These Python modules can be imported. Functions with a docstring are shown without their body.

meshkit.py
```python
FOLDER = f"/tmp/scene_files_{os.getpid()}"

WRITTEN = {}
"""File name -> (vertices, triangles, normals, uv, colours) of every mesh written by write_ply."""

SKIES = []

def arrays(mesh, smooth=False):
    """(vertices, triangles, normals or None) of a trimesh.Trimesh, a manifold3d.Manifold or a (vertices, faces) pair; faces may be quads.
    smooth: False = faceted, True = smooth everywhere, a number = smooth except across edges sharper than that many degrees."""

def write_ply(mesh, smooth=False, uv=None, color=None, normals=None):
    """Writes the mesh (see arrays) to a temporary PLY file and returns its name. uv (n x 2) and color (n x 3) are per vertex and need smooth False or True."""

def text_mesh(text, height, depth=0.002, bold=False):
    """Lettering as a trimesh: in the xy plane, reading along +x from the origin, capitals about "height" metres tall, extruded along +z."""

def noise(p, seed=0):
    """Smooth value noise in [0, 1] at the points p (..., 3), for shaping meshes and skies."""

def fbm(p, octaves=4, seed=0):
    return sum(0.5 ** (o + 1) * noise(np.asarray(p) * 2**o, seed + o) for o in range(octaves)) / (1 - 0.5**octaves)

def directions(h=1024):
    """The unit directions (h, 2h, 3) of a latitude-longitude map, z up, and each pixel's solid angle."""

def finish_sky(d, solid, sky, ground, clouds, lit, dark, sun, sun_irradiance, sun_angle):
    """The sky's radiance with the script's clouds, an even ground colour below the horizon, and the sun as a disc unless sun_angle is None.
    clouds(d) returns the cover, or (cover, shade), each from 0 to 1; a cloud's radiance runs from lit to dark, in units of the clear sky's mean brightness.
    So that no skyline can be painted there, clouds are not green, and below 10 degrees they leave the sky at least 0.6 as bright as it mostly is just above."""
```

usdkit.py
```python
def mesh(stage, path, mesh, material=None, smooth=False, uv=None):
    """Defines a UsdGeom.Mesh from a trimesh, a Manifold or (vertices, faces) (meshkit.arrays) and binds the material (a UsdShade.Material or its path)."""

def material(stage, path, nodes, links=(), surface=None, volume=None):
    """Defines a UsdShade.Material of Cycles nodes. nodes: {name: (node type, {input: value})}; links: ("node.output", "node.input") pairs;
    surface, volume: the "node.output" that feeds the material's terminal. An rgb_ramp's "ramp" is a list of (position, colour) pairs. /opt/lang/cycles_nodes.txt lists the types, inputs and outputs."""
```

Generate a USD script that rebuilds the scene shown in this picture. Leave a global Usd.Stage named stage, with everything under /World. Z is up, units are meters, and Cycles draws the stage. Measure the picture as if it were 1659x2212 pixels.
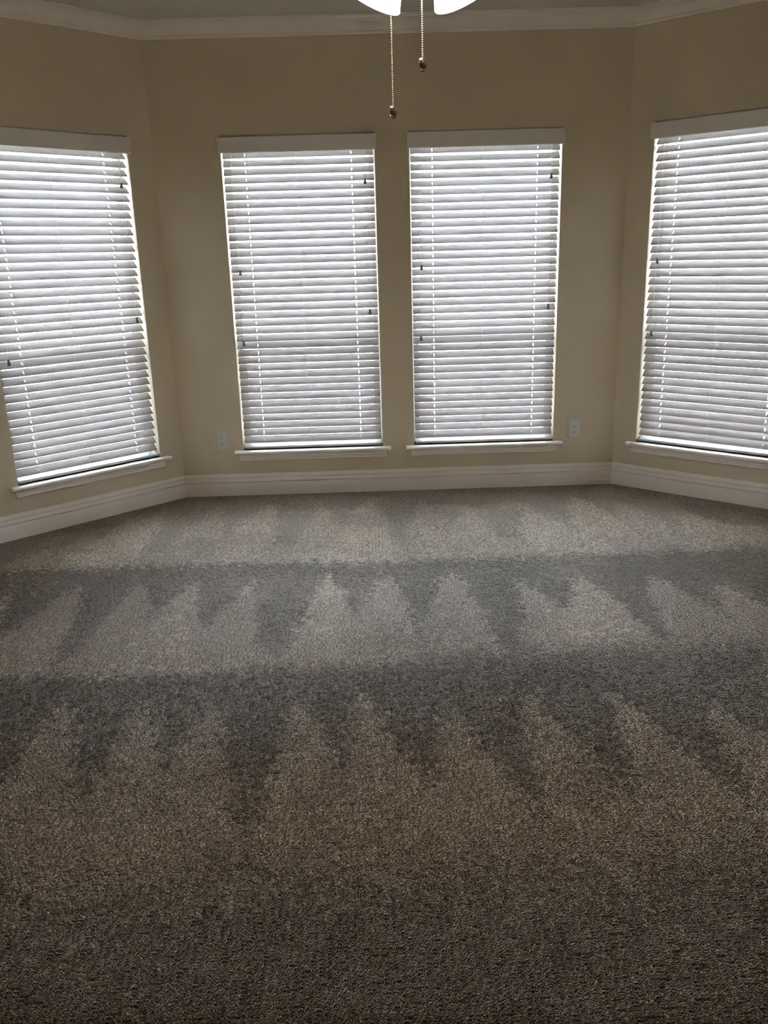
import math, random
import numpy as np
import trimesh, manifold3d
from shapely.geometry import Polygon, box as sbox
from shapely.ops import unary_union
import usdkit, meshkit
from pxr import Usd, UsdGeom, UsdLux, UsdShade, Gf, Sdf, Vt

rng = np.random.default_rng(7)
random.seed(7)
stage = Usd.Stage.CreateInMemory()
UsdGeom.SetStageUpAxis(stage, 'Z')
UsdGeom.SetStageMetersPerUnit(stage, 1.0)
UsdGeom.Xform.Define(stage, '/World')
UsdGeom.Scope.Define(stage, '/World/Looks')

# ------------------------------------------------------------------ camera, sky, lamp strength, exposure
IMG_W, IMG_H = 1659.0, 2212.0
FPX = 1806.92
CAM = np.array([0.0466, -5.3267, 1.4764])
YAW, PITCH, ROLL = math.radians(0.56), math.radians(-16.9668), math.radians(-1.6717)
EXPOSURE = 5.0
SKY = (0.79, 0.96, 1.22)
SKY_STRENGTH = 72.0 / 32
LAMP_STRENGTH = 30.0 / 32
LAMP_COLOR = (1.0, 0.82, 0.59)

fw = np.array([math.sin(YAW) * math.cos(PITCH), math.cos(YAW) * math.cos(PITCH), math.sin(PITCH)])
r0 = np.array([math.cos(YAW), -math.sin(YAW), 0.0])
u0 = np.cross(r0, fw)
rt = math.cos(ROLL) * r0 + math.sin(ROLL) * u0
up = -math.sin(ROLL) * r0 + math.cos(ROLL) * u0
camera = UsdGeom.Camera.Define(stage, '/World/camera')
camera.CreateHorizontalApertureAttr(36.0)
camera.CreateVerticalApertureAttr(36.0 * IMG_H / IMG_W)
camera.CreateFocalLengthAttr(FPX / IMG_W * 36.0)
camera.CreateClippingRangeAttr(Gf.Vec2f(0.05, 500.0))
camera.CreateExposureAttr(EXPOSURE)
m = np.eye(4)
m[0, :3], m[1, :3], m[2, :3], m[3, :3] = rt, up, -fw, CAM
camera.AddTransformOp().Set(Gf.Matrix4d(m.tolist()))

dome = UsdLux.DomeLight.Define(stage, '/World/sky')       # even, bright overcast sky
dome.CreateIntensityAttr(1.0)
sky_mat = usdkit.material(stage, '/World/Looks/overcast_sky', {   # overcast: the zenith three times as bright as the horizon
    'tc': ('texture_coordinate', {}), 's': ('separate_xyz', {}),
    'm': ('map_range', {'from_min': 0.0, 'from_max': 1.0, 'to_min': SKY_STRENGTH * 0.40, 'to_max': SKY_STRENGTH * 1.2, 'clamp': True}),
    'bg': ('background_shader', {'color': SKY})},
    [('tc.generated', 's.vector'), ('s.z', 'm.value'), ('m.result', 'bg.strength')], surface='bg.background')
UsdShade.MaterialBindingAPI.Apply(dome.GetPrim()).Bind(sky_mat)

# ------------------------------------------------------------------ helpers
used = {}


def numbered(parent, name):
    k = (parent, name)
    n = used.get(k, 0)
    used[k] = n + 1
    return name if n == 0 else f'{name}_{n:03d}'


def tag(prim, label=None, cat=None, group=None, kind=None):
    p = prim.GetPrim()
    for k, v in (('label', label), ('category', cat), ('group', group), ('kind', kind)):
        if v:
            p.SetCustomDataByKey(k, v)
    return p


def thing(name, loc=(0, 0, 0), rotz=0.0, **kw):
    path = '/World/' + numbered('/World', name)
    x = UsdGeom.Xform.Define(stage, path)
    x.AddTranslateOp().Set(Gf.Vec3d(*map(float, loc)))
    if rotz:
        x.AddRotateZOp().Set(float(rotz))
    tag(x, **kw)
    return path


def part(parent, name, mesh, mat, smooth=30, **kw):
    path = parent + '/' + numbered(parent, name)
    pr = usdkit.mesh(stage, path, mesh, mat, smooth=smooth)
    tag(pr, **kw)
    return path


def bx(x0, x1, y0, y1, z0, z1):
    b = trimesh.creation.box([x1 - x0, y1 - y0, z1 - z0])
    b.apply_translation([(x0 + x1) / 2, (y0 + y1) / 2, (z0 + z1) / 2])
    return b


def rbox(x0, x1, y0, y1, z0, z1, r=0.002, seg=2):
    """box with rounded edges: hull of spheres at its corners"""
    s = manifold3d.Manifold.sphere(r, 4 * seg)
    parts = [s.translate([x, y, z]) for x in (x0 + r, x1 - r) for y in (y0 + r, y1 - r) for z in (z0 + r, z1 - r)]
    return manifold3d.Manifold.batch_hull(parts)


def sweep_x(profile, x0, x1, m0=0.0, m1=0.0):
    """extrude a closed (y, z) profile along x, its ends mitred: x shifts by m * y"""
    pr = np.array(profile, float)
    n = len(pr)
    a = np.c_[x0 + m0 * pr[:, 0], pr]
    b = np.c_[x1 + m1 * pr[:, 0], pr]
    v = np.vstack([a, b])
    f = []
    for i in range(n):
        j = (i + 1) % n
        f += [[i, j, n + j], [i, n + j, n + i]]
    poly = Polygon(pr)
    tv, tf = trimesh.creation.triangulate_polygon(poly, engine='earcut')
    idx = [int(np.argmin(((pr - t) ** 2).sum(1))) for t in tv]
    for t in tf:
        t = [idx[k] for k in t]
        f += [[t[0], t[2], t[1]], [n + t[0], n + t[1], n + t[2]]]
    t = trimesh.Trimesh(v, f, process=False)
    t.fix_normals()
    return t


def tube(pts, r, n=6):
    pts = np.asarray(pts, float)
    vs, fs = [], []
    for i, p in enumerate(pts):
        d = pts[min(i + 1, len(pts) - 1)] - pts[max(i - 1, 0)]
        d /= np.linalg.norm(d)
        a = np.cross(d, [0.3, 0.9, 0.1] if abs(d[1]) < 0.9 else [1, 0, 0])
        a /= np.linalg.norm(a)
        b = np.cross(d, a)
        for k in range(n):
            t = 2 * math.pi * k / n
            vs.append(p + r * (math.cos(t) * a + math.sin(t) * b))
    for i in range(len(pts) - 1):
        for k in range(n):
            k2 = (k + 1) % n
            fs += [[i * n + k, i * n + k2, (i + 1) * n + k2], [i * n + k, (i + 1) * n + k2, (i + 1) * n + k]]
    for k in range(1, n - 1):
        fs += [[0, k + 1, k], [(len(pts) - 1) * n, (len(pts) - 1) * n + k, (len(pts) - 1) * n + k + 1]]
    t = trimesh.Trimesh(vs, fs, process=False)
    t.fix_normals()
    return t


def lathe(profile, sections=24, loc=(0, 0, 0)):
    t = trimesh.creation.revolve(np.array(profile, float), sections=sections)
    t.fix_normals()
    t.apply_translation(loc)
    return t


def local_to_world(origin, rot, p):
    a = math.radians(rot)
    c, s = math.cos(a), math.sin(a)
    return (origin[0] + c * p[0] - s * p[1], origin[1] + s * p[0] + c * p[1], origin[2] + p[2])


# ------------------------------------------------------------------ materials
L = '/World/Looks/'


def paint(name, col, rough=0.6, bump=0.0, scale=220.0, spec=0.35, vary=0.03):
    c = np.array(col)
    nodes = {'tc': ('geometry', {}),
             'n1': ('noise_texture', {'scale': 3.0, 'detail': 3.0}),
             'ramp': ('rgb_ramp', {'ramp': [(0.3, tuple(c * (1 - vary))), (0.7, tuple(np.minimum(c * (1 + vary), 0.95)))]}),
             'p': ('principled_bsdf', {'roughness': rough, 'specular_ior_level': spec})}
    links = [('tc.position', 'n1.vector'), ('n1.fac', 'ramp.fac'), ('ramp.color', 'p.base_color')]
    if bump:
        nodes['n2'] = ('noise_texture', {'scale': scale, 'detail': 2.0})
        nodes['b'] = ('bump', {'strength': bump, 'distance': 0.002})
        links += [('tc.position', 'n2.vector'), ('n2.fac', 'b.height'), ('b.normal', 'p.normal')]
    return usdkit.material(stage, L + name, nodes, links, surface='p.BSDF')


M = {}
M['wall'] = paint('wall_paint', (0.665, 0.56, 0.415), 0.75, bump=0.25, scale=160)
M['ceiling'] = paint('ceiling_paint', (0.66, 0.62, 0.53), 0.85, bump=0.2, scale=120)
M['trim'] = paint('trim_paint', (0.86, 0.775, 0.705), 0.4, spec=0.45)
M['vinyl'] = paint('white_vinyl', (0.80, 0.80, 0.78), 0.35)
M['slat'] = usdkit.material(stage, L + 'slat_shaded', {  # white slats coloured darker, for the shade on their room side
    'tc': ('geometry', {}),
    'map': ('mapping', {'scale': (6.0, 6.0, 90.0)}),
    'n': ('noise_texture', {'scale': 3.0, 'detail': 3.0}),
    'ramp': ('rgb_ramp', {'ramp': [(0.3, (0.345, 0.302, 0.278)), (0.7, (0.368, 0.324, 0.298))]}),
    'b': ('bump', {'strength': 0.1, 'distance': 0.001}),
    'p': ('principled_bsdf', {'roughness': 0.42, 'specular_ior_level': 0.4})},
    [('tc.position', 'map.vector'), ('map.vector', 'n.vector'), ('n.fac', 'ramp.fac'), ('ramp.color', 'p.base_color'),
     ('n.fac', 'b.height'), ('b.normal', 'p.normal')], surface='p.BSDF')
M['valance'] = usdkit.material(stage, L + 'valance_white', {
    'tc': ('texture_coordinate', {}),
    'map': ('mapping', {'scale': (2.0, 40.0, 260.0)}),
    'n': ('noise_texture', {'scale': 3.0, 'detail': 3.0}),
    'ramp': ('rgb_ramp', {'ramp': [(0.3, (0.72, 0.68, 0.62)), (0.7, (0.76, 0.72, 0.66))]}),
    'b': ('bump', {'strength': 0.25, 'distance': 0.001}),
    'p': ('principled_bsdf', {'roughness': 0.42, 'specular_ior_level': 0.4})},
    [('tc.object', 'map.vector'), ('map.vector', 'n.vector'), ('n.fac', 'ramp.fac'), ('ramp.color', 'p.base_color'),
     ('n.fac', 'b.height'), ('b.normal', 'p.normal')], surface='p.BSDF')
M['rail'] = paint('rail_lit', (0.64, 0.62, 0.61), 0.42)  # same white as the slats, coloured lighter for the skylight it catches
M['tassel'] = paint('tassel_backlit', (0.20, 0.195, 0.195), 0.35)  # white tassels coloured dark, as they look against the light
M['cord'] = paint('cord_white', (0.82, 0.81, 0.80), 0.7)
M['plastic'] = paint('white_plastic', (0.72, 0.71, 0.70), 0.35)
M['plate'] = paint('outlet_plastic', (0.66, 0.64, 0.62), 0.35)
M['slot'] = paint('slot_shadow_grey', (0.36, 0.33, 0.31), 0.7)
M['black'] = paint('dark_hole', (0.012, 0.011, 0.010), 0.8)
M['glass'] = usdkit.material(stage, L + 'pane_glass', {
    'f': ('fresnel', {'IOR': 1.45}), 't': ('transparent_bsdf', {'color': (0.95, 0.97, 0.96)}),
    'g': ('glossy_bsdf', {'color': (1, 1, 1), 'roughness': 0.0}), 'm': ('mix_closure', {})},
    [('f.fac', 'm.fac'), ('t.BSDF', 'm.closure1'), ('g.BSDF', 'm.closure2')], surface='m.closure')
M['screen'] = usdkit.material(stage, L + 'screen_mesh', {
    't': ('transparent_bsdf', {'color': (1, 1, 1)}), 'd': ('diffuse_bsdf', {'color': (0.08, 0.08, 0.08)}),
    'm': ('mix_closure', {'fac': 0.06})},
    [('t.BSDF', 'm.closure1'), ('d.BSDF', 'm.closure2')], surface='m.closure')
M['ground'] = paint('outdoor_ground', (0.52, 0.52, 0.49), 0.9, vary=0.1)
M['blocker'] = paint('pale_blocker', (0.55, 0.54, 0.52), 0.9, vary=0.08)  # for the added walls outside
M['nickel'] = usdkit.material(stage, L + 'brushed_nickel', {
    'tc': ('geometry', {}), 'n': ('noise_texture', {'scale': 300.0}),
    'ramp': ('rgb_ramp', {'ramp': [(0, (0.62, 0.58, 0.52)), (1, (0.74, 0.70, 0.64))]}),
    'p': ('principled_bsdf', {'metallic': 1.0, 'roughness': 0.28})},
    [('tc.position', 'n.vector'), ('n.fac', 'ramp.fac'), ('ramp.color', 'p.base_color')], surface='p.BSDF')
M['blade'] = paint('fan_blade_brown', (0.16, 0.10, 0.06), 0.4)
M['chain'] = usdkit.material(stage, L + 'chain_metal', {
    'tc': ('geometry', {}), 'n': ('noise_texture', {'scale': 300.0}),
    'ramp': ('rgb_ramp', {'ramp': [(0, (0.60, 0.54, 0.44)), (1, (0.68, 0.61, 0.50))]}),
    'p': ('principled_bsdf', {'metallic': 1.0, 'roughness': 0.35})},
    [('tc.position', 'n.vector'), ('n.fac', 'ramp.fac'), ('ramp.color', 'p.base_color')], surface='p.BSDF')
M['crystal'] = usdkit.material(stage, L + 'dark_crystal', {  # crystal with a dark base colour
    'tc': ('geometry', {}), 'n': ('noise_texture', {'scale': 60.0}),
    'ramp': ('rgb_ramp', {'ramp': [(0.3, (0.055, 0.040, 0.032)), (0.7, (0.10, 0.075, 0.06))]}),
    'p': ('principled_bsdf', {'roughness': 0.02, 'ior': 1.6, 'transmission_weight': 0.5})},
    [('tc.position', 'n.vector'), ('n.fac', 'ramp.fac'), ('ramp.color', 'p.base_color')], surface='p.BSDF')
M['shade'] = usdkit.material(stage, L + 'lit_frosted_glass', {
    'tc': ('geometry', {}), 'n': ('noise_texture', {'scale': 12.0}),
    'ramp': ('rgb_ramp', {'ramp': [(0.3, tuple(0.96 * np.array(LAMP_COLOR))), (0.7, LAMP_COLOR)]}),
    'e': ('emission', {'strength': LAMP_STRENGTH})},
    [('tc.position', 'n.vector'), ('n.fac', 'ramp.fac'), ('ramp.color', 'e.color')], surface='e.emission')


COAT = 0.0      # the even top of the pile glints towards the window at grazing angles


def carpet_mat(name, light, dark, rough=0.8):
    """yarn: tone (0..1, one value per tuft) picks between the heather's colours"""
    return usdkit.material(stage, L + name, {
        'a': ('attribute', {'attribute': 'tone'}),
        'ramp': ('rgb_ramp', {'ramp': [(0.0, dark), (0.45, tuple((np.array(dark) + np.array(light)) / 2)), (0.9, light), (1.0, tuple(np.minimum(1.5 * np.array(light), 0.8)))]}),
        'p': ('principled_bsdf', {'roughness': rough, 'specular_ior_level': 0.08, 'sheen_weight': 0.8, 'sheen_roughness': 0.42,
                                    'coat_weight': COAT, 'coat_roughness': 0.5, 'coat_ior': 1.6}),
        'up': ('combine_xyz', {'x': 0.0, 'y': 0.0, 'z': 1.0})},
        [('a.fac', 'ramp.fac'), ('ramp.color', 'p.base_color'), ('up.vector', 'p.coat_normal')], surface='p.BSDF')


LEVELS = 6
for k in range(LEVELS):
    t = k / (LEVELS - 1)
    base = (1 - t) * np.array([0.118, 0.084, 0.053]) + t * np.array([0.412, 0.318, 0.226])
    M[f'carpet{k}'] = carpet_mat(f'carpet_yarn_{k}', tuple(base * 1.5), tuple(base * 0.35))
M['carpet_base'] = paint('carpet_backing', (0.16, 0.135, 0.11), 0.95, vary=0.2)

# ------------------------------------------------------------------ the room's plan
XL, XR = -1.1994, 1.6070            # where the window wall meets the two angled walls
AL, AR = 44.156, 42.01              # their angles
WW = 0.905                          # opening width
ZS, ZT = 0.300, 2.178               # opening bottom and top
DL, DR = 0.1586, 0.1549             # opening's distance from the corner on the angled walls
BAY = 1.224                         # length of an angled wall
CEIL = 2.770
THICK = 0.15
al, ar = math.radians(AL), math.radians(AR)
PL = np.array([XL - BAY * math.cos(al), -BAY * math.sin(al)])
PR = np.array([XR + BAY * math.cos(ar), -BAY * math.sin(ar)])
YB = -7.0                           # wall behind the camera
XA, XB = -0.8008, 0.3083            # left edges of the two openings in the window wall


def wall(name, origin, rot, length, turn0, turn1, holes=()):
    """wall in its own frame: x along, y outwards, z up; ends mitred for the turn at either end"""
    k0, k1 = math.tan(math.radians(turn0) / 2), math.tan(math.radians(turn1) / 2)
    plan = manifold3d.CrossSection([[(0, 0), (length, 0), (length + THICK * k1, THICK), (-THICK * k0, THICK)]])
    w = manifold3d.Manifold.extrude(plan, CEIL)
    for x0 in holes:
        w = w - manifold3d.Manifold.cube([WW, THICK * 3, ZT - ZS]).translate([x0, -THICK, ZS])
    path = thing(name, (origin[0], origin[1], 0), rot, kind='structure')
    part(path, 'plaster', w, M['wall'], smooth=False)
    return path


wall('wall_back', (XL, 0), 0, XR - XL, AL, AR, (XA - XL, XB - XL))
wall('wall_left', tuple(PL), AL, BAY, 90 - AL, AL, (BAY - DL - WW,))
wall('wall_right', (XR, 0), -AR, BAY, AR, 90 - AR, (DR,))
wall('wall_left_side', (PL[0], YB), 90, PL[1] - YB, 90, 90 - AL)
wall('wall_right_side', tuple(PR), -90, PR[1] - YB, 90 - AR, 90)
wall('wall_front', (PR[0], YB), 180, PR[0] - PL[0], 90, 90)

inner = [(PL[0], YB), (PR[0], YB), tuple(PR), (XR, 0), (XL, 0), tuple(PL)]
outer = Polygon(inner).buffer(THICK, join_style=2)
cl = thing('ceiling', (0, 0, CEIL), kind='structure')
part(cl, 'plaster', trimesh.creation.extrude_polygon(outer, 0.1, engine='earcut'), M['ceiling'], smooth=False)
flo = thing('floor', (0, 0, 0), kind='structure')
slab = trimesh.creation.extrude_polygon(outer, 0.1, engine='earcut')
slab.apply_translation([0, 0, -0.108])
part(flo, 'subfloor', slab, M['carpet_base'], smooth=False)
ev = thing('added_eave', (0, 0, 2.66), kind='structure')  # unseen overhang, added to keep steep skylight off the upper slats
eave = outer.buffer(0.35, join_style=2).difference(outer)
part(ev, 'added_soffit', trimesh.creation.extrude_polygon(eave, 0.15, engine='earcut'), M['vinyl'], smooth=False)
gr = thing('ground_outside', (0, 0, -0.35), kind='structure')
for hx, hy, hw, hr in ((0.2, 8.5, 16.0, 0.0), (-9.0, 3.0, 14.0, 60.0), (9.4, 3.0, 14.0, -60.0)):     # added pale walls, unseen, that block the low sky
    hp = thing('added_sky_blocker', (hx, hy, -0.35), hr, kind='structure')
    part(hp, 'blocker_wall', bx(-hw / 2, hw / 2, 0, 0.3, 0, 8.0), M['blocker'], smooth=False)
part(gr, 'pale_ground', bx(-60, 60, -60, 60, -0.2, 0), M['ground'], smooth=False)  # unseen ground, guessed and kept pale for the daylight

# ------------------------------------------------------------------ baseboards and crown moulding
BASE = [(0, 0), (-0.0150, 0), (-0.0150, 0.0835), (-0.0140, 0.0872), (-0.0115, 0.0876), (-0.0050, 0.0880), (-0.0050, 0.0912), (-0.0115, 0.0918), (-0.0135, 0.0945), (-0.0132, 0.1050),
        (-0.0115, 0.1140), (-0.0090, 0.1172), (-0.0040, 0.1178), (-0.0040, 0.1202), (-0.0090, 0.1208), (-0.0098, 0.1235),
        (-0.0088, 0.1330), (-0.0064, 0.1420), (-0.0045, 0.1455), (0, 0.1455)]
CD, CP = 0.086, 0.086
CROWN = [(0, 0), (-0.008, 0), (-0.010, 0.006), (-0.010, 0.014), (-0.016, 0.018)]
for k in range(9):
    a = math.pi / 2 * k / 8
    CROWN.append((-0.016 - 0.054 * (1 - math.cos(a)), 0.018 + 0.050 * math.sin(a)))
CROWN += [(-0.074, 0.070), (-0.076, 0.076), (-CP, 0.078), (-CP, CD), (0, CD)]
runs = [('back', (XL, 0), 0, XR - XL, AL, AR), ('left', tuple(PL), AL, BAY, 90 - AL, AL), ('right', (XR, 0), -AR, BAY, AR, 90 - AR),
        ('left_side', (PL[0], YB), 90, PL[1] - YB, 90, 90 - AL), ('right_side', tuple(PR), -90, PR[1] - YB, 90 - AR, 90), ('front', (PR[0], YB), 180, PR[0] - PL[0], 90, 90)]
for i, (side, o, rot, ln, t0, t1) in enumerate(runs):
    k0, k1 = math.tan(math.radians(t0) / 2), math.tan(math.radians(t1) / 2)
    p = thing(f'baseboard_{side}', (o[0], o[1], -0.0), rot, kind='structure')
    part(p, 'moulding', sweep_x(BASE, 0, ln, -k0, k1), M['trim'], smooth=25)
    used[('/World', f'trim_{i + 1}')] = 0
    p = thing(f'trim_{i + 1}', (o[0], o[1], CEIL - CD), rot, kind='structure')
    part(p, 'crown_moulding', sweep_x(CROWN, 0, ln, -k0, k1), M['trim'], smooth=25)

# ------------------------------------------------------------------ windows (origin: lower left of the opening, on the wall's face)
ZM = 0.985                          # meeting rail


def window(n, origin, rot):
    w = thing(f'window_{n}', origin, rot, kind='structure')
    h, zm = ZT - ZS, ZM - ZS
    fy0, fy1 = 0.100, 0.150
    fr = 0.018
    for nm, b in (('frame_jamb', (0, fr, fy0, fy1, 0.0, h)), ('frame_jamb', (WW - fr, WW, fy0, fy1, 0.0, h)),
                  ('frame_head', (fr, WW - fr, fy0, fy1, h - fr, h)), ('frame_base', (fr, WW - fr, fy0, fy1, 0.0, 0.03))):
        part(w, nm, bx(*b), M['vinyl'], smooth=False)
    for nm, y0, z0, z1 in (('lower_sash', 0.102, 0.03, zm + 0.022), ('upper_sash', 0.124, zm - 0.022, h - fr)):
        x0, x1, s = fr, WW - fr, 0.030
        xs = 0.016 if nm == 'upper_sash' else 0.028
        ring = trimesh.util.concatenate([bx(x0, x0 + xs, y0, y0 + 0.020, z0, z1), bx(x1 - xs, x1, y0, y0 + 0.020, z0, z1),
                                         bx(x0 + xs, x1 - xs, y0, y0 + 0.020, z0, z0 + s), bx(x0 + xs, x1 - xs, y0, y0 + 0.020, z1 - s, z1)])
        sp = part(w, nm, ring, M['vinyl'], smooth=False)
        part(sp, 'pane', bx(x0 + xs - 0.004, x1 - xs + 0.004, y0 + 0.008, y0 + 0.012, z0 + s - 0.004, z1 - s + 0.004), M['glass'], smooth=False)
    part(w, 'insect_screen', bx(fr, WW - fr, 0.1455, 0.1465, 0.03, zm), M['screen'], smooth=False)
    # stool: a board with a rounded nose and horns either side of the opening, and an apron below it
    nose = [(0.0, -0.020), (-0.046, -0.020)]
    for k in range(7):
        a = math.pi * (k / 6) - math.pi / 2
        nose.append((-0.046 - 0.010 * math.cos(a), -0.010 + 0.010 * math.sin(a)))
    nose += [(-0.040, 0.0), (0.0, 0.0)]
    st = manifold3d.Manifold(manifold3d.Mesh(*[np.asarray(x, t) for x, t in zip((lambda q: (q.vertices, q.faces))(sweep_x(nose, -0.052, WW + 0.052)), (np.float32, np.uint32))]))
    part(w, 'stool', trimesh.util.concatenate([sweep_x(nose, -0.052, WW + 0.052), bx(0.0, WW, 0.0, fy0, -0.002, 0.0)]), M['trim'], smooth=35)
    apron = [(0, -0.020), (-0.016, -0.020), (-0.016, -0.026), (-0.011, -0.030), (-0.011, -0.049), (-0.016, -0.053), (-0.019, -0.058), (-0.018, -0.064), (-0.013, -0.068), (0, -0.068)]
    part(w, 'apron', sweep_x(apron, -0.022, WW + 0.022), M['trim'], smooth=25)
    return w


WINS = [('left', local_to_world((PL[0], PL[1], ZS), AL, (BAY - DL - WW, 0, 0)), AL),
        ('middle_left', (XA, 0, ZS), 0.0), ('middle_right', (XB, 0, ZS), 0.0),
        ('right', local_to_world((XR, 0, ZS), -AR, (DR, 0, 0)), -AR)]
for i, (nm, o, rot) in enumerate(WINS):
    window(i + 1, o, rot)

# ------------------------------------------------------------------ blinds
PITCH_Z, NSLAT, SW, ST = 0.0462, 38, 0.050, 0.0028
BW0, BW1 = 0.008, WW - 0.008
HOLES = (0.137, 0.766)
MID = 0.440
plan = sbox(BW0, -SW / 2, BW1, SW / 2).buffer(-0.003).buffer(0.003, quad_segs=2)
for hx in HOLES:
    plan = plan.difference(sbox(hx - 0.003, -0.010, hx + 0.003, 0.010))
slat_flat = trimesh.creation.extrude_polygon(plan, ST, engine='earcut')
slat_flat.apply_translation([0, 0, -ST / 2])
YC = 0.034
tassel_profile = [(0, 0.0), (0.0086, 0.0), (0.0094, 0.002), (0.0094, 0.009), (0.0068, 0.014), (0.0060, 0.020), (0.0072, 0.024), (0.0072, 0.028), (0.0040, 0.031), (0, 0.031)]


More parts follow.
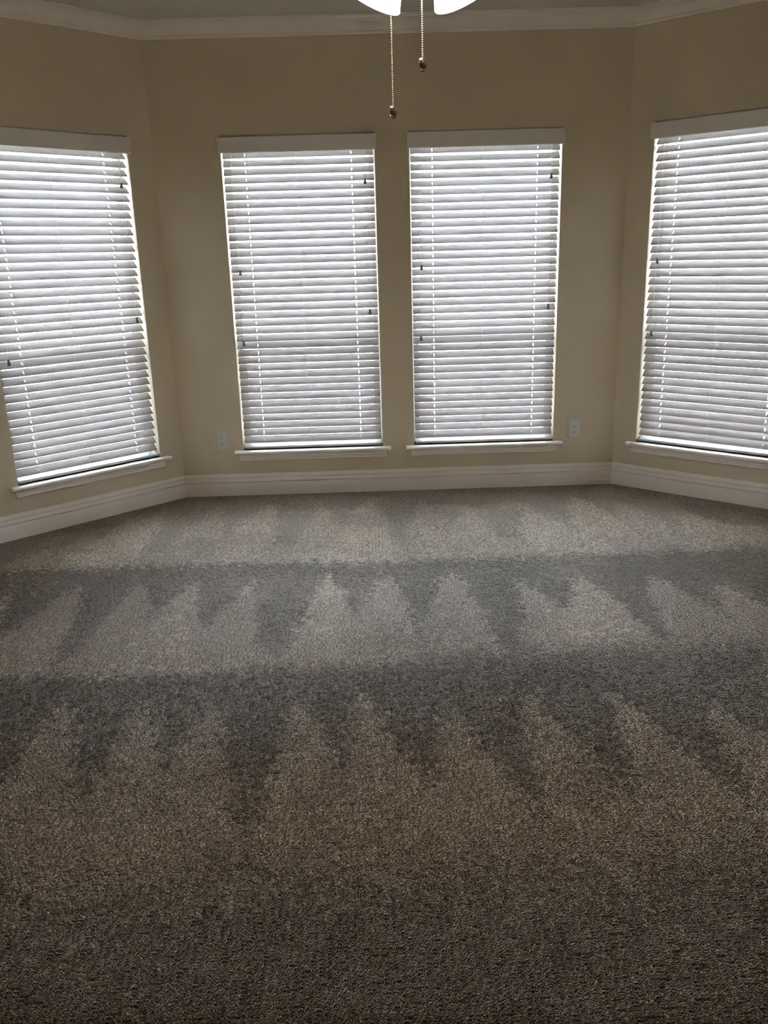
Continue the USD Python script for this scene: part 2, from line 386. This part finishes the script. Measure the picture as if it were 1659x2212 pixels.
def blind(origin, rot, tilt, label):
    b = thing('window_blind', origin, rot, label=label, cat='blind', group='blinds over the four bay windows')
    t = math.radians(tilt)
    R = trimesh.transformations.rotation_matrix(t, [1, 0, 0])
    dz = SW / 2 * math.sin(t)
    z0 = 2.0545 - ZS + dz               # centre of the top slat: its inner, lower edge is what the room sees
    # valance: a board in front of the wall, leaning out a little at its top, with a return at either end
    zv0, zv1 = 2.0815 - ZS, 2.1650 - ZS
    prof = [(-0.012, zv0), (-0.0205, zv0), (-0.0235, zv0 + 0.004), (-0.0245, zv0 + 0.012), (-0.0275, zv0 + 0.060), (-0.0330, zv1 - 0.008), (-0.0330, zv1 - 0.002), (-0.0310, zv1), (-0.012, zv1)]
    va = part(b, 'valance', sweep_x(prof, -0.012, WW + 0.012), M['valance'], smooth=25)
    for x in (-0.012, WW + 0.012 - 0.008):
        part(va, 'valance_return', bx(x, x + 0.008, -0.012, -0.0005, zv0 + 0.001, zv1 - 0.001), M['valance'], smooth=False)
    part(b, 'headrail', bx(BW0, BW1, 0.008, 0.058, 2.122 - ZS, ZT - ZS - 0.001), M['slat'], smooth=False)
    for i in range(NSLAT):
        s = slat_flat.copy()
        s.apply_transform(trimesh.transformations.rotation_matrix(t + math.radians(rng.normal(0, 0.2)), [1, 0, 0]))
        s.apply_translation([0, YC, z0 - PITCH_Z * i + rng.normal(0, 0.0003)])
        part(b, 'slat', s, M['slat'], smooth=False)
    zr = 0.0045
    rb = rbox(BW0, BW1, -0.025, 0.025, -0.008, 0.008, 0.003)
    tr = 0.35 * t
    zrc = zr + 0.025 * math.sin(tr) + 0.008 * math.cos(tr)
    rail = part(b, 'bottom_rail', rb.rotate([0.35 * tilt, 0, 0]).translate([0, YC, zrc]), M['rail'], smooth=40)
    zl = z0 - PITCH_Z * (NSLAT - 1)
    for hx in (HOLES[0], MID, HOLES[1]):
        knot = tube([(hx - 0.010, YC - 0.0255, zr + 0.014), (hx - 0.004, YC - 0.0285, zr + 0.009), (hx + 0.004, YC - 0.0280, zr + 0.004), (hx + 0.009, YC - 0.022, zr + 0.001)], 0.0013)
        part(rail, 'cord_end', knot, M['cord'], smooth=True)
    ye = YC - SW / 2 * math.cos(t) - 0.0022
    yo = YC + SW / 2 * math.cos(t) + 0.0022
    for hx in (HOLES[0], MID, HOLES[1]):
        r = 0.0007
        lad = [tube([(hx, ye, 2.124 - ZS), (hx, ye, zr + 0.014)], r, 5), tube([(hx, yo, 2.124 - ZS), (hx, yo, zrc + 0.010)], r, 5)]
        for i in range(NSLAT):
            zc = z0 - PITCH_Z * i - ST / 2 - 0.0014
            lad.append(tube([(hx, ye, zc - dz), (hx, yo, zc + dz)], 0.0007, 4))
        part(b, 'ladder_cord', trimesh.util.concatenate(lad), M['cord'], smooth=True)
    # pull cords, two each side, every one ending in a small bell-shaped tassel
    for nm, x, z in (('tilt_cord', 0.064, 1.405), ('tilt_cord', 0.055, 0.980), ('lift_cord', 0.844, 1.908), ('lift_cord', 0.849, 1.152)):
        xt = {'tilt_cord': 0.058, 'lift_cord': 0.842}[nm] + (0.006 if x in (0.064, 0.849) else 0)
        yc = ye - 0.012
        zz = np.linspace(2.120, z + 0.012, 8) - ZS
        xs = xt + (x - xt) * ((2.120 - ZS - zz) / (2.120 - ZS - zz[-1]))
        ys = np.where(zz > 2.07 - ZS, 0.004, yc)
        cp = part(b, nm, tube(np.c_[xs, ys, zz], 0.0008, 5), M['cord'], smooth=True)
        part(cp, 'tassel', lathe(tassel_profile, 14, (x, yc, z - ZS - 0.014)), M['tassel'], smooth=40)
    return b


LABELS = ['white slatted blind on the angled wall left of the bay, its left edge cut off',
          'white slatted blind over the left of the two windows in the middle wall',
          'white slatted blind over the right of the two windows in the middle wall',
          'white slatted blind on the angled wall right of the bay, most nearly closed and dimmest']
for (nm, o, rot), tilt, lab in zip(WINS, (45.5, 47.5, 45.0, 50.5), LABELS):
    blind(o, rot, tilt, lab)

# ------------------------------------------------------------------ outlets on the window wall
for cx, cz, lab in ((-0.933, 0.3735, 'white wall outlet with wide cover plate left of the middle windows'),
                    (1.347, 0.3785, 'white wall outlet with wide cover plate right of the middle windows')):
    o = thing('wall_outlet', (cx, 0, cz), label=lab, cat='outlet', group='outlets beside the middle windows')
    w, h = 0.0400, 0.0630
    pl = manifold3d.Manifold.batch_hull([manifold3d.Manifold.cube([2 * w, 0.0016, 2 * h]).translate([-w, -0.0018, -h]),
                                         manifold3d.Manifold.cube([2 * w - 0.010, 0.0062, 2 * h - 0.010]).translate([-w + 0.005, -0.0064, -h + 0.005])])
    part(o, 'cover_plate', pl, M['plate'], smooth=False)
    sc = trimesh.creation.cylinder(0.0028, 0.0016, sections=14)
    sc.apply_transform(trimesh.transformations.rotation_matrix(math.pi / 2, [1, 0, 0]))
    sc.apply_translation([0, -0.0068, 0])
    part(o, 'screw', sc, M['plastic'], smooth=40)
    for dzr in (0.0195, -0.0195):
        disc = Polygon([(0.0165 * math.cos(a), 0.0165 * math.sin(a)) for a in np.linspace(0, 2 * math.pi, 40, endpoint=False)]).intersection(sbox(-0.0165, -0.0135, 0.0165, 0.0135))
        rc = trimesh.creation.extrude_polygon(disc, 0.0014, engine='earcut')
        rc.apply_transform(trimesh.transformations.rotation_matrix(math.pi / 2, [1, 0, 0]))
        rc.apply_translation([0, -0.0064, dzr])
        rp = part(o, 'receptacle', rc, M['plate'], smooth=False)
        for sx, hh in ((-0.0063, 0.0045), (0.0063, 0.0036)):
            part(rp, 'slot', bx(sx - 0.0011, sx + 0.0011, -0.0081, -0.0076, dzr + 0.0035 - hh, dzr + 0.0035 + hh), M['slot'], smooth=False)
        gh = trimesh.creation.cylinder(0.0031, 0.0006, sections=14)
        gh.apply_transform(trimesh.transformations.rotation_matrix(math.pi / 2, [1, 0, 0]))
        gh.apply_translation([0, -0.0079, dzr - 0.0078])
        part(rp, 'ground_hole', gh, M['black'], smooth=False)

# ------------------------------------------------------------------ ceiling fan: only its shades and chains reach into the picture
FX, FY = 0.165, -3.477
fan = thing('ceiling_fan', (FX, FY, 0), label='ceiling fan with four lit frosted glass shades and two bead pull chains', cat='fan')
part(fan, 'canopy', lathe([(0, CEIL - 0.001), (0.070, CEIL - 0.001), (0.068, CEIL - 0.030), (0.030, CEIL - 0.060), (0, CEIL - 0.060)], 32), M['nickel'])
part(fan, 'downrod', lathe([(0, CEIL - 0.055), (0.012, CEIL - 0.055), (0.012, 2.520), (0, 2.520)], 16), M['nickel'])
part(fan, 'motor_housing', lathe([(0, 2.530), (0.05, 2.530), (0.110, 2.505), (0.135, 2.460), (0.130, 2.410), (0.095, 2.380), (0, 2.380)], 40), M['nickel'])
part(fan, 'switch_housing', lathe([(0, 2.385), (0.055, 2.385), (0.062, 2.340), (0.062, 2.190), (0.050, 2.168), (0.020, 2.150), (0.012, 2.140), (0, 2.138)], 32), M['nickel'])
for k in range(5):
    a = math.radians(18 + 72 * k)
    out = Polygon([(0.20, -0.055), (0.62, -0.070), (0.655, -0.055), (0.668, 0), (0.655, 0.055), (0.62, 0.070), (0.20, 0.055)])
    bl = trimesh.creation.extrude_polygon(out, 0.007, engine='earcut')
    bl.apply_transform(trimesh.transformations.rotation_matrix(math.radians(12), [1, 0, 0]))
    arm = bx(0.10, 0.26, -0.018, 0.018, -0.010, -0.004)
    arm.apply_transform(trimesh.transformations.rotation_matrix(math.radians(12), [1, 0, 0]))
    T = trimesh.transformations.translation_matrix([0, 0, 2.425]) @ trimesh.transformations.rotation_matrix(a, [0, 0, 1])
    bl.apply_transform(T)
    arm.apply_transform(T)
    bp = part(fan, 'blade', bl, M['blade'], smooth=False)
    part(bp, 'blade_iron', arm, M['nickel'], smooth=False)
# bell shade about its own axis: neck at the origin, mouth at -z
SHL, SHR = 0.125, 0.068
sp = []
for k in range(15):
    u = k / 14
    sp.append((0.026 + (SHR - 0.026) * (0.35 * u + 0.65 * u ** 1.6) + 0.014 * math.sin(math.pi * u) * (1 - u), -SHL * u))
inn = [(r - 0.003, z) for r, z in sp[::-1]]
shade_profile = np.array([(0.0, 0.004), (0.020, 0.004)] + sp + [(SHR - 0.0008, -SHL - 0.0016), (SHR - 0.0022, -SHL - 0.0016)] + inn[:-1] + [(0.0, -0.006)])
SH_TILT, SH_R, SH_Z = 38.0, 0.060, 2.085
for k in range(4):
    az = math.radians(45 + 90 * k)
    s = lathe(shade_profile, 40)
    T = (trimesh.transformations.translation_matrix([0, 0, SH_Z]) @ trimesh.transformations.rotation_matrix(az, [0, 0, 1])
         @ trimesh.transformations.translation_matrix([SH_R, 0, 0]) @ trimesh.transformations.rotation_matrix(math.radians(-SH_TILT), [0, 1, 0]))
    s.apply_transform(T)
    part(fan, 'shade', s, M['shade'], smooth=40, label='lit frosted glass bell shade')
    arm = tube([(0.045 * math.cos(az), 0.045 * math.sin(az), 2.21), (0.075 * math.cos(az), 0.075 * math.sin(az), 2.20), (0.078 * math.cos(az), 0.078 * math.sin(az), 2.15), tuple((T @ [0, 0, 0.004, 1])[:3])], 0.009, 10)
    part(fan, 'lamp_arm', arm, M['nickel'], smooth=True)
bead = trimesh.creation.icosphere(1, 0.00155)
for dx, dy, ztop, zend, zlink in ((-0.0585, 0.0, 2.17, 1.7640, None), (-0.0005, -0.045, 2.17, 1.8400, 1.955)):
    beads = []
    z = ztop
    while z > zend:
        c = bead.copy()
        c.apply_translation([dx, dy, z])
        beads.append(c)
        z -= 0.0039
    beads.append(tube([(dx, dy, ztop), (dx, dy, zend - 0.001)], 0.0005, 5))
    if zlink:
        beads.append(lathe([(0, zlink + 0.006), (0.0024, zlink + 0.006), (0.0026, zlink), (0.0024, zlink - 0.006), (0, zlink - 0.006)], 10, (dx, dy, 0)))
    ch = part(fan, 'pull_chain', trimesh.util.concatenate(beads), M['chain'], smooth=40,
              label='longer bead pull chain, left one' if zlink is None else 'shorter bead pull chain, right one')
    cap = lathe([(0, 0.0046), (0.0018, 0.0044), (0.0038, 0.0026), (0.0046, 0.0), (0.0040, -0.0026), (0.0026, -0.0038), (0, -0.0042)], 16, (dx - 0.0036, dy - 0.0062, zend - 0.0036))
    part(ch, 'pendant_cap', cap, M['chain'], smooth=True)
    cr = trimesh.creation.icosphere(1, 1.0)
    v = cr.vertices.copy()
    v[:, 2] = np.where(v[:, 2] > 0, v[:, 2] * 0.9, v[:, 2])
    cr = trimesh.Trimesh(v * [0.0076, 0.0052, 0.0118], cr.faces, process=False)
    cr.apply_transform(trimesh.transformations.rotation_matrix(0.5, [0, 0, 1]))
    cr.apply_translation([dx + 0.0006, dy, zend - 0.0108])
    part(ch, 'crystal_pendant', cr, M['crystal'], smooth=False)

# ------------------------------------------------------------------ carpet pile: small clumps of tufts, leaning one way or the other where the vacuum cleaner passed
CL = 0.018
ROWS = [  # apexes of the brushed wedges (x, y), where they have merged (y), where the next strokes begin (y); floor, amp: daylight painted in, lightest by the windows
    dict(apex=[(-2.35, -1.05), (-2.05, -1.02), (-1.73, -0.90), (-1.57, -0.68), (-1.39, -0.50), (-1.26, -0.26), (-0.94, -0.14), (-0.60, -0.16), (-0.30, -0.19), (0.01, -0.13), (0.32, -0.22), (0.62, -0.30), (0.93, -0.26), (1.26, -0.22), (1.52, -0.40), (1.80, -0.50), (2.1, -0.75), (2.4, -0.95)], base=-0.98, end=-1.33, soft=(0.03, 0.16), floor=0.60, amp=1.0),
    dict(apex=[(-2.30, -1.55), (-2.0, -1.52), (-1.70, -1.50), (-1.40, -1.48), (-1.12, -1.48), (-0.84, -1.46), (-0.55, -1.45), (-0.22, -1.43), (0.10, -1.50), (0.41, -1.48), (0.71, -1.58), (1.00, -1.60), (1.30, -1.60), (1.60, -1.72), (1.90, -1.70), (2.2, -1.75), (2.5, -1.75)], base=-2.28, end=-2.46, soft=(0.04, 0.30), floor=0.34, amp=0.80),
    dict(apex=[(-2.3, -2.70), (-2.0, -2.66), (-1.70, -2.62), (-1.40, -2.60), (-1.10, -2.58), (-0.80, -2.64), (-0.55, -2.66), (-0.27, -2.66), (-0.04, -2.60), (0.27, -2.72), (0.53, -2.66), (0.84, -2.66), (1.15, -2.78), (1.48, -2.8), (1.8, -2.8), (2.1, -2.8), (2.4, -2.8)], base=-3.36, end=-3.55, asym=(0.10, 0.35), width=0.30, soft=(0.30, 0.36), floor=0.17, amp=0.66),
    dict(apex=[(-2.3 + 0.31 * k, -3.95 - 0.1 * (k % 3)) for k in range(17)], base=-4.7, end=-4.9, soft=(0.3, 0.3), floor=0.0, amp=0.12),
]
wr = np.random.default_rng(11)
for row in ROWS:
    lo, hi = row.get('asym', (0.25, 0.75))
    row['shape'] = [(wr.uniform(lo, hi), wr.uniform(0.65, 1.15), wr.uniform(0.8, 1.0), wr.normal(0, 0.03)) for _ in row['apex']]


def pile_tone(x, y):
    """0: darkest pile, 1: lightest: vacuum strokes, and daylight painted in by row"""
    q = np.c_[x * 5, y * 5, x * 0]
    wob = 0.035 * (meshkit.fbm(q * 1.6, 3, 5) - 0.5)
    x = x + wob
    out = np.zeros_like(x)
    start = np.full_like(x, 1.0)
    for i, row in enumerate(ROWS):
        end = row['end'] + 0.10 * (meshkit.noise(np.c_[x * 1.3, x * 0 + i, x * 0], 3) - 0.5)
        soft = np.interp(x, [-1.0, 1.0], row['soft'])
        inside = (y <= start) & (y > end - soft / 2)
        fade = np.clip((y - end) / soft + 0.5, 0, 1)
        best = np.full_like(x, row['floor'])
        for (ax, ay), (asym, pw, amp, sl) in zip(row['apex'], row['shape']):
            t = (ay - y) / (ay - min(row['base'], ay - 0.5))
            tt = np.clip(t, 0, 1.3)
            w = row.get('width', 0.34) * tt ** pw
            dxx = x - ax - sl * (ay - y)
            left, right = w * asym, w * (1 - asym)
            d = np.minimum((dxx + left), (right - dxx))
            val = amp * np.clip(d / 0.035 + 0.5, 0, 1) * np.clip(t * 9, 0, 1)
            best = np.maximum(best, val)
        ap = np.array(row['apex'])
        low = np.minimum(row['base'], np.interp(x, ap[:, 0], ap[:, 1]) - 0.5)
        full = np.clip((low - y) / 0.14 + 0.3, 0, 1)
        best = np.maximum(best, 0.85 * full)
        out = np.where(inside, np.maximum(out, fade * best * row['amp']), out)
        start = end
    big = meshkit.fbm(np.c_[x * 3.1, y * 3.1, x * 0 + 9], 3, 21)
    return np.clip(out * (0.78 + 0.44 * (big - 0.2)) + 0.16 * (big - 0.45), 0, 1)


def tuft_clump(seed, lean):
    g = np.random.default_rng(seed)
    n = 4
    V, F, T = [], [], []
    ring = 5
    got = []
    while len(got) < n * n:                     # spread the tufts evenly but without a grid (on a torus, so that clumps join)
        c = g.uniform(-CL / 2, CL / 2, (24, 2))
        if got:
            d = c[:, None] - np.array(got)[None]
            d -= CL * np.round(d / CL)
            c = c[np.argmax((d ** 2).sum(2).min(1))]
        else:
            c = c[0]
        got.append(tuple(c))
    for cx, cy in got:
        if True:
            h = g.uniform(0.0072, 0.0100)
            r = g.uniform(0.0025, 0.0034)
            lx, ly = g.normal(0, 0.0010), lean * 0.0012 + g.normal(0, 0.0010)
            b = len(V)
            tw = g.uniform(0, 6.28)
            for (rr, zz, k) in ((1.0, -0.0070, 0), (1.0, -0.0085 + h - 0.0026, 0.5), (0.68, -0.0085 + h - 0.0007, 0.92)):
                for q in range(ring):
                    a = tw + 2 * math.pi * q / ring + k
                    V.append((cx + lx * k + r * rr * math.cos(a), cy + ly * k + r * rr * math.sin(a), zz))
            V.append((cx + lx, cy + ly, -0.0085 + h))
            for s in range(2):
                for q in range(ring):
                    q2 = (q + 1) % ring
                    a0, a1, b0, b1 = b + s * ring + q, b + s * ring + q2, b + (s + 1) * ring + q, b + (s + 1) * ring + q2
                    F += [(a0, a1, b1), (a0, b1, b0)]
            for q in range(ring):
                F.append((b + 2 * ring + q, b + 2 * ring + (q + 1) % ring, b + 3 * ring))
            T += [float(np.clip(g.beta(0.9, 1.2), 0, 1))] * (3 * ring + 1)
    return np.array(V), np.array(F), np.array(T, np.float32)


inst_path = flo + '/carpet_pile'
pi = UsdGeom.PointInstancer.Define(stage, inst_path)
tag(pi, kind='stuff', label='short heathered brown-grey carpet pile')
VARS = 8
protos = UsdGeom.Scope.Define(stage, inst_path + '/tufts')
rel = pi.CreatePrototypesRel()
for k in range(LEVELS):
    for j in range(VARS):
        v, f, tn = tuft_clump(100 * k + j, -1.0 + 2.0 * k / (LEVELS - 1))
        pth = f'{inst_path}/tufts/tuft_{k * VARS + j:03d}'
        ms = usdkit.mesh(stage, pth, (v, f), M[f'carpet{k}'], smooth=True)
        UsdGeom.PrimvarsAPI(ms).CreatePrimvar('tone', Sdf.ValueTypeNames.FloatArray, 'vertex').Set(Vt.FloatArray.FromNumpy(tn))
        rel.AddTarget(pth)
gx, gy = np.meshgrid(np.arange(PL[0] - 0.02, PR[0] + 0.02, CL), np.arange(-5.6, 0.0, CL), indexing='ij')
px, py = gx.ravel(), gy.ravel()
room = Polygon(inner).buffer(-0.016, join_style=2)
import shapely
keep = shapely.contains_xy(room, px, py)
px, py = px[keep], py[keep]
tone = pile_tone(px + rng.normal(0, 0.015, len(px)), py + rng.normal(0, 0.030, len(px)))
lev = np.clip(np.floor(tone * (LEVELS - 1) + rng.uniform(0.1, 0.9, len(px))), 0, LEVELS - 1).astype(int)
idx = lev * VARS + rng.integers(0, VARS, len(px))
pos = np.c_[px + rng.normal(0, 0.0010, len(px)), py + rng.normal(0, 0.0010, len(px)), rng.normal(0, 0.0006, len(px))]
flip = rng.integers(0, 2, len(px))
sc = np.c_[np.where(flip, -1.0, 1.0), np.ones(len(px)), rng.uniform(0.92, 1.08, len(px))]
sc[:, 0] = 1.0
pi.CreateProtoIndicesAttr(Vt.IntArray.FromNumpy(idx.astype(np.int32)))
pi.CreatePositionsAttr(Vt.Vec3fArray.FromNumpy(pos.astype(np.float32)))
pi.CreateScalesAttr(Vt.Vec3fArray.FromNumpy(sc.astype(np.float32)))
